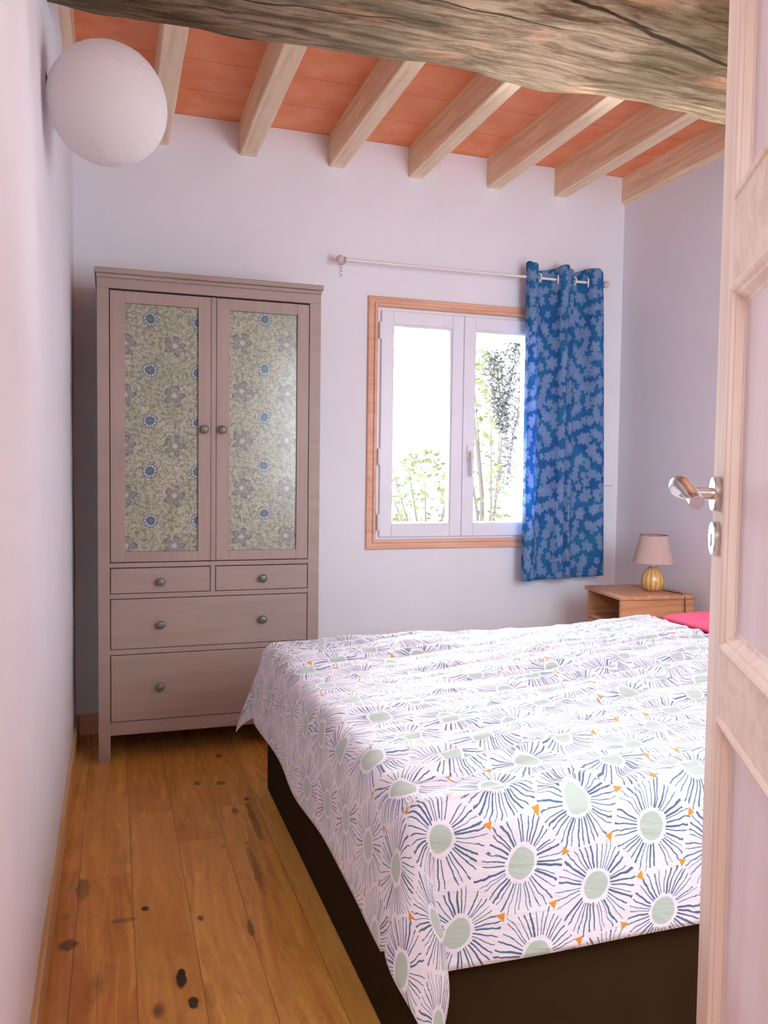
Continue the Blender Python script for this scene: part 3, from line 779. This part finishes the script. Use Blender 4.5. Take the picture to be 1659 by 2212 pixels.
# ------------------------------------------------------------------ bed
X0, X1, Y0, Y1 = .505, 2.54, 1.375, 2.955
ZT = H-.622
bed = thing('bed', 'double bed with dark brown base, its head against the right wall', 'bed', ((X0+X1)/2, (Y0+Y1)/2, 0))
bm = nb(); box(bm, X0+.035, X1, Y0+.015, Y1+.035, .004, .34, .008); obj('base', bm, m_base, bed)
bm = nb(); box(bm, X0+.012, X1, Y0+.012, Y1-.012, .34, ZT-.012, .045, 5); obj('mattress', bm, m_matt, bed, smooth=True, sharp=40)
bm = nb(); box(bm, 2.0, X1+.004, Y0+.008, Y1-.006, ZT-.14, ZT-.004, .03, 4); obj('fitted_sheet', bm, m_pink, bed, smooth=True, sharp=40)

# cover: cloth coordinates (u, v) in metres, u towards the head, v towards the window
R = .05; DROP = .30
def fold_side(d):
    # distance past the flat part -> (outwards, down) rounding over the edge
    if d <= 0: return 0, 0
    L = R*PI/2
    if d < L: a = d/R; return R*math.sin(a), R*(1-math.cos(a))
    return R+(d-L)*.10, R+(d-L)*.995
U0, U1, V0, V1 = X0+R, 2.13, Y0+R, Y1-R
du, dvn, dvf = DROP+.008, DROP+.02, DROP-.06
un, vn = 170, 190
bm = nb(); uvl = bm.loops.layers.uv.new('UVMap'); grid = []
def wr(u, v):
    # long soft wrinkles running along the bed, slightly slanting
    s = v-.22*(u-.5)+.03*math.sin(u*3.1)
    w = 0
    w += .010*(abs(noise.noise(Vector((u*1.1, s*5.5, 1.3))))**1.0)
    q = noise.noise(Vector((u*1.3, s*9, 7.1))); w += .019*max(0, 1-abs(q)*5)*max(0, min(1, .6+noise.noise(Vector((u*1.4, v*1.6, 2)))*1.5))
    q = noise.noise(Vector((u*2.2+3, s*17, 2.1))); w += .007*max(0, 1-abs(q)*5)
    w += .010*noise.noise(Vector((u*1.2, v*1.2, 5)))
    return w
for i in range(un+1):
    row = []
    u = (U0-du)+(U1-(U0-du))*i/un
    for j in range(vn+1):
        v = (V0-dvn)+((V1+dvf)-(V0-dvn))*j/vn
        a = max(0, U0-u); bn = max(0, V0-v); bf = max(0, v-V1); b = bn or bf; sg = -1 if bn else 1
        flap = 1
        if a > 0 and b > 0:
            r = math.hypot(a, b); th = math.atan2(b, a)
            o_, dn = fold_side(r)
            L = R*PI/2; ex = max(0, r-L)
            # cloth gathers into one hanging pleat on the corner
            pl = math.sin(2*th)**2*ex*(.14 if sg < 0 else .34)
            q_ = th/(PI/2); qq = (1-(1-q_)**2.6) if sg < 0 else q_; k5 = min(1, ex*6)
            ph = th+(qq*PI/2-th)*k5-(.0 if sg < 0 else -.3*math.sin(4*th)*k5)
            rr = o_+pl
            x = U0-rr*math.cos(ph)+k5*min(1, ex*4)*math.sin(PI*q_)*(.09*(q_-.42) if sg < 0 else 0); y = (V0 if sg < 0 else V1)+sg*rr*math.sin(ph); z = ZT-dn*(.985)
        elif a > 0:
            o_, dn = fold_side(a); ex = max(0, a-R*1.5)
            rip = .010*noise.noise(Vector((v*3.2, a*2, 3)))+.006*math.sin(v*9+1)
            x = U0-o_-rip*min(1, ex*6); y = v; z = ZT-dn
        elif b > 0:
            o_, dn = fold_side(b); ex = max(0, b-R*1.5)
            rip = .006*noise.noise(Vector((u*3.2, b*2, 8)))
            x = u; y = (V0 if sg < 0 else V1)+sg*(o_+rip*min(1, ex*6)); z = ZT-dn
        else: x, y, z = u, v, ZT
        edge = max(a, b)
        k = max(0, 1-edge/.10)
        z += wr(u, v)*k
        if edge < .12: z -= 0
        # the cloth rides up over the pillow end and dips at the near side
        z += .022*max(0, min(1, (u-1.75)/.3))*max(0, min(1, (v-2.3)/.4))*k
        z -= .012*(1-min(1, (u-U0)/.5))*k if u > U0 else .012*k
        row.append(bm.verts.new((x, y, z)))
    grid.append(row)
for i in range(un):
    for j in range(vn):
        fc = bm.faces.new((grid[i][j], grid[i+1][j], grid[i+1][j+1], grid[i][j+1]))
        for lp, (a, b) in zip(fc.loops, ((i, j), (i+1, j), (i+1, j+1), (i, j+1))):
            lp[uvl].uv = ((U0-du)+(U1-(U0-du))*a/un, (V0-dvn)+((V1+dvf)-(V0-dvn))*b/vn)
o = obj('bedspread', bm, m_cover, None, (1.3, 2.1, .2), True); tag(o, 'white cotton bedspread printed with teal starburst flowers and ochre triangles', 'bedspread')
sm = o.modifiers.new('cloth_thickness', 'SOLIDIFY'); sm.thickness = .003; sm.offset = 0

def pillow(cx, cy, cz, lx, ly, h, label):
    bm = nb(); n = 28; top = []; bot = []
    for s in (1, -1):
        g = []
        for i in range(n+1):
            r_ = []
            for j in range(n+1):
                a = i/n*2-1; b = j/n*2-1
                k = ((1-abs(a)**2.6)*(1-abs(b)**2.6))**.5
                x = a*lx/2*(1-.05*(b*b)); y = b*ly/2*(1-.05*(a*a))
                r_.append(bm.verts.new((cx+x, cy+y, cz+(s*h/2*k if s > 0 else s*h/2*k*.8)+.004*noise.noise(Vector((x*8, y*8, s)))*k)))
            g.append(r_)
        for i in range(n):
            for j in range(n): bm.faces.new((g[i][j], g[i+1][j], g[i+1][j+1], g[i][j+1]) if s > 0 else (g[i][j], g[i][j+1], g[i+1][j+1], g[i+1][j]))
    bmesh.ops.remove_doubles(bm, verts=bm.verts[:], dist=.0004)
    o = obj('pillow', bm, m_pink, smooth=True); tag(o, label, 'pillow'); return o
pillow(2.33, 2.58, ZT+.030, .36, .62, .075, 'pink pillow lying flat at the head of the bed beside the bedside cabinet')

# ------------------------------------------------------------------ bedside cabinet and lamp
NR = math.radians(-7)
ns = thing('bedside_cabinet', 'orange pine bedside cabinet with open shelf in the right back corner', 'bedside cabinet', (2.365, 3.32, 0), None, None, 0)
NZ = H-.547
a0, a1, b0, b1 = 2.178, 2.55, 3.13, 3.50
cx0, cy0 = 2.365, 3.32
bm = nb(); box(bm, a0+.012, a1, b0+.012, b0+.030, .03, NZ-.02, .001); box(bm, a0+.012, a1, b1-.030, b1-.012, .03, NZ-.02, .001); box(bm, a1-.012, a1, b0+.03, b1-.03, .03, NZ-.02)
obj('body', bm, m_oak, ns)
bm = nb(); box(bm, a0, a1+.003, b0, b1, NZ-.020, NZ, .005, 3); obj('top', bm, m_oaky, ns)
bm = nb(); box(bm, a0+.014, a1-.012, b0+.03, b1-.03, NZ-.150, NZ-.134, .001); obj('shelf', bm, m_oaky, ns)
bm = nb(); box(bm, a0+.012, a0+.030, b0+.032, b1-.032, .05, NZ-.153, .002); dr = obj('door', bm, m_oaky, ns)
bm = nb(); disc_cyl(bm, (a0+.012, b0+.07, NZ-.3), (-1, 0, 0), .012, .02, 16, .003); obj('knob', bm, m_oaky, dr)
ns.rotation_euler = (0, 0, NR)

LX, LY = 2.422, 3.285
lamp = thing('table_lamp', 'small table lamp with beige shade and ribbed amber ceramic base on bedside cabinet', 'lamp', (LX, LY, NZ+.001))
mc = M('amber ceramic', .25, .5); x, y, z = mc.coord()
th = E.op(mc.nt, 'ARCTAN2', y, x); st = (th*14).f('SINE').soft(-.6, .8)
mc.color(mc.mix(st, srgb(196, 150, 90), srgb(224, 184, 122)))
bm = nb()
rings = lathe(bm, [(.030, NZ+.001), (.040, NZ+.004), (.050, NZ+.022), (.054, NZ+.040), (.052, NZ+.060), (.045, NZ+.080), (.034, NZ+.097), (.022, NZ+.108), (.014, NZ+.113)], LX, LY, 56, lambda a: 1+.018*math.cos(14*a))
cap(bm, rings[0], True); cap(bm, rings[-1]); obj('lamp_base', bm, mc.m, lamp, smooth=True)
bm = nb(); lathe(bm, [(.011, NZ+.110), (.011, NZ+.150), (.002, NZ+.151)], LX, LY, 20); obj('lamp_holder', bm, m_white, lamp, smooth=True)
bm = nb(); lathe(bm, [(.094, NZ+.132), (.0625, NZ+.262), (.0615, NZ+.262), (.093, NZ+.132), (.094, NZ+.132)], LX, LY, 48); obj('lamp_shade', bm, m_shade, lamp, smooth=True, sharp=60)
bm = nb(); torus(bm, (LX, LY, NZ+.262), (0, 0, 1), .062, .0014, 40, 6); obj('shade_rim', bm, m_dark, lamp)
bm = nb(); tube(bm, [(LX+.03, LY-.035, NZ+.006), (LX+.045, LY-.08, NZ+.004), (LX+.05, LY-.145, NZ+.005), (LX+.05, LY-.168, NZ-.006), (LX+.052, LY-.172, NZ-.05), (LX+.056, LY-.172, NZ-.2)], .0022, 8); obj('cord', bm, m_black, lamp, smooth=True)

# ------------------------------------------------------------------ the open door at the right
az = math.radians(29.6)
DW, DT = .73, .038
EP = Vector((.91, 1.086, 0))                       # foot of the free edge, on the visible face
Dv = Vector((math.sin(az), math.cos(az), 0)); Nv = Vector((-math.cos(az), math.sin(az), 0))
door = thing('door_1', None, None, tuple(EP-Dv*DW), None, 'structure')
# local frame: x along the leaf from the free edge towards the hinge, y into the leaf, z up
DM = Matrix(((-Dv.x, -Nv.x, 0, EP.x), (-Dv.y, -Nv.y, 0, EP.y), (0, 0, 1, 0), (0, 0, 0, 1)))
def dobj(name, bm, mat, parent=door, **k):
    bmesh.ops.transform(bm, matrix=DM, verts=bm.verts[:])
    return obj(name, bm, mat, parent, **k)
ST = .100; ZB, ZTD = .012, 2.045
rails = [(ZB, .21), (H-.360, H-.259), (H+.277, H+.402), (ZTD-.11, ZTD)]
bm = nb(); box(bm, 0, ST, 0, DT, ZB, ZTD, .003); box(bm, DW-ST, DW, 0, DT, ZB, ZTD, .003); dobj('stile', bm, m_door)
for z0, z1 in rails:
    bm = nb(); box(bm, ST-.001, DW-ST+.001, .0003, DT-.0003, z0, z1, .0015)
    bmesh.ops.rotate(bm, verts=bm.verts[:], cent=(0, 0, 0), matrix=Matrix.Identity(3)); dobj('rail', bm, m_doorh)
for (za, zb_) in ((.21, H-.360), (H-.259, H+.277), (H+.402, ZTD-.11)):
    bm = nb()
    for face in (0, 1):
        rings = []
        for ins, dp in ((-.001, .002), (0, -.003), (.005, -.005), (.010, -.003), (.014, .001), (.018, .002), (.024, .009), (.027, .0115), (.032, .0120), (.034, .0135)):
            y = dp if face == 0 else DT-dp
            rings.append([bm.verts.new((xx, y, zz)) for xx, zz in ((ST+ins, za+ins), (DW-ST-ins, za+ins), (DW-ST-ins, zb_-ins), (ST+ins, zb_-ins))])
        for a, b in zip(rings, rings[1:]):
            for i in range(4): bm.faces.new((a[i], a[(i+1) % 4], b[(i+1) % 4], b[i]))
    dobj('moulding', bm, m_door)
    bm = nb(); box(bm, ST-.002, DW-ST+.002, .013, DT-.013, za-.002, zb_+.002); dobj('panel', bm, m_panel)
HZ = H-.0285; HX = .045
hd = None
bm = nb()
disc_cyl(bm, (HX, .0, HZ), (0, -1, 0), .027, .010, 40, .0015); 
hd = dobj('rosette', bm, m_steel, smooth=True, sharp=35)
hd.name = 'door_handle'
bm = nb(); disc_cyl(bm, (HX, -.009, HZ), (0, -1, 0), .0095, .038, 24)
dobj('handle_neck', bm, m_steel, hd, smooth=True, sharp=40)
bm = nb()
LP = [(HX, -.036, HZ), (HX+.001, -.052, HZ+.002), (HX+.008, -.062, HZ+.006), (HX+.022, -.066, HZ+.012), (HX+.040, -.066, HZ+.017), (HX+.058, -.062, HZ+.015), (HX+.074, -.056, HZ+.006), (HX+.090, -.051, HZ-.005), (HX+.106, -.049, HZ-.011)]
# smooth the lever path
LPs = []
for i in range(33):
    LPs.append(catmull(LP, min(i/32, .99999)))
tube(bm, LPs, .0108, 20, True, 1.0); dobj('lever', bm, m_steel, hd, smooth=True, sharp=50)
kz = H-.0975
bm = nb(); disc_cyl(bm, (HX, 0, kz), (0, -1, 0), .0265, .009, 40, .0015); ke = dobj('keyhole_rosette', bm, m_steel, smooth=True, sharp=35)
bm = nb(); disc_cyl(bm, (HX, -.0085, kz+.004), (0, -1, 0), .0035, .0012, 14); box(bm, HX-.0015, HX+.0015, -.0097, -.0085, kz-.012, kz+.004); dobj('keyhole', bm, m_dark, ke)
for z in (.25, 1.05, 1.82):
    bm = nb(); tube(bm, [(DW+.003, .006, z-.045), (DW+.003, .006, z+.045)], .007, 12); dobj('hinge', bm, m_steel, smooth=True, sharp=40)

# tidy the helper properties away
for o in bpy.data.objects:
    for k in ('_ox', '_oy', '_oz'):
        if k in o: del o[k]
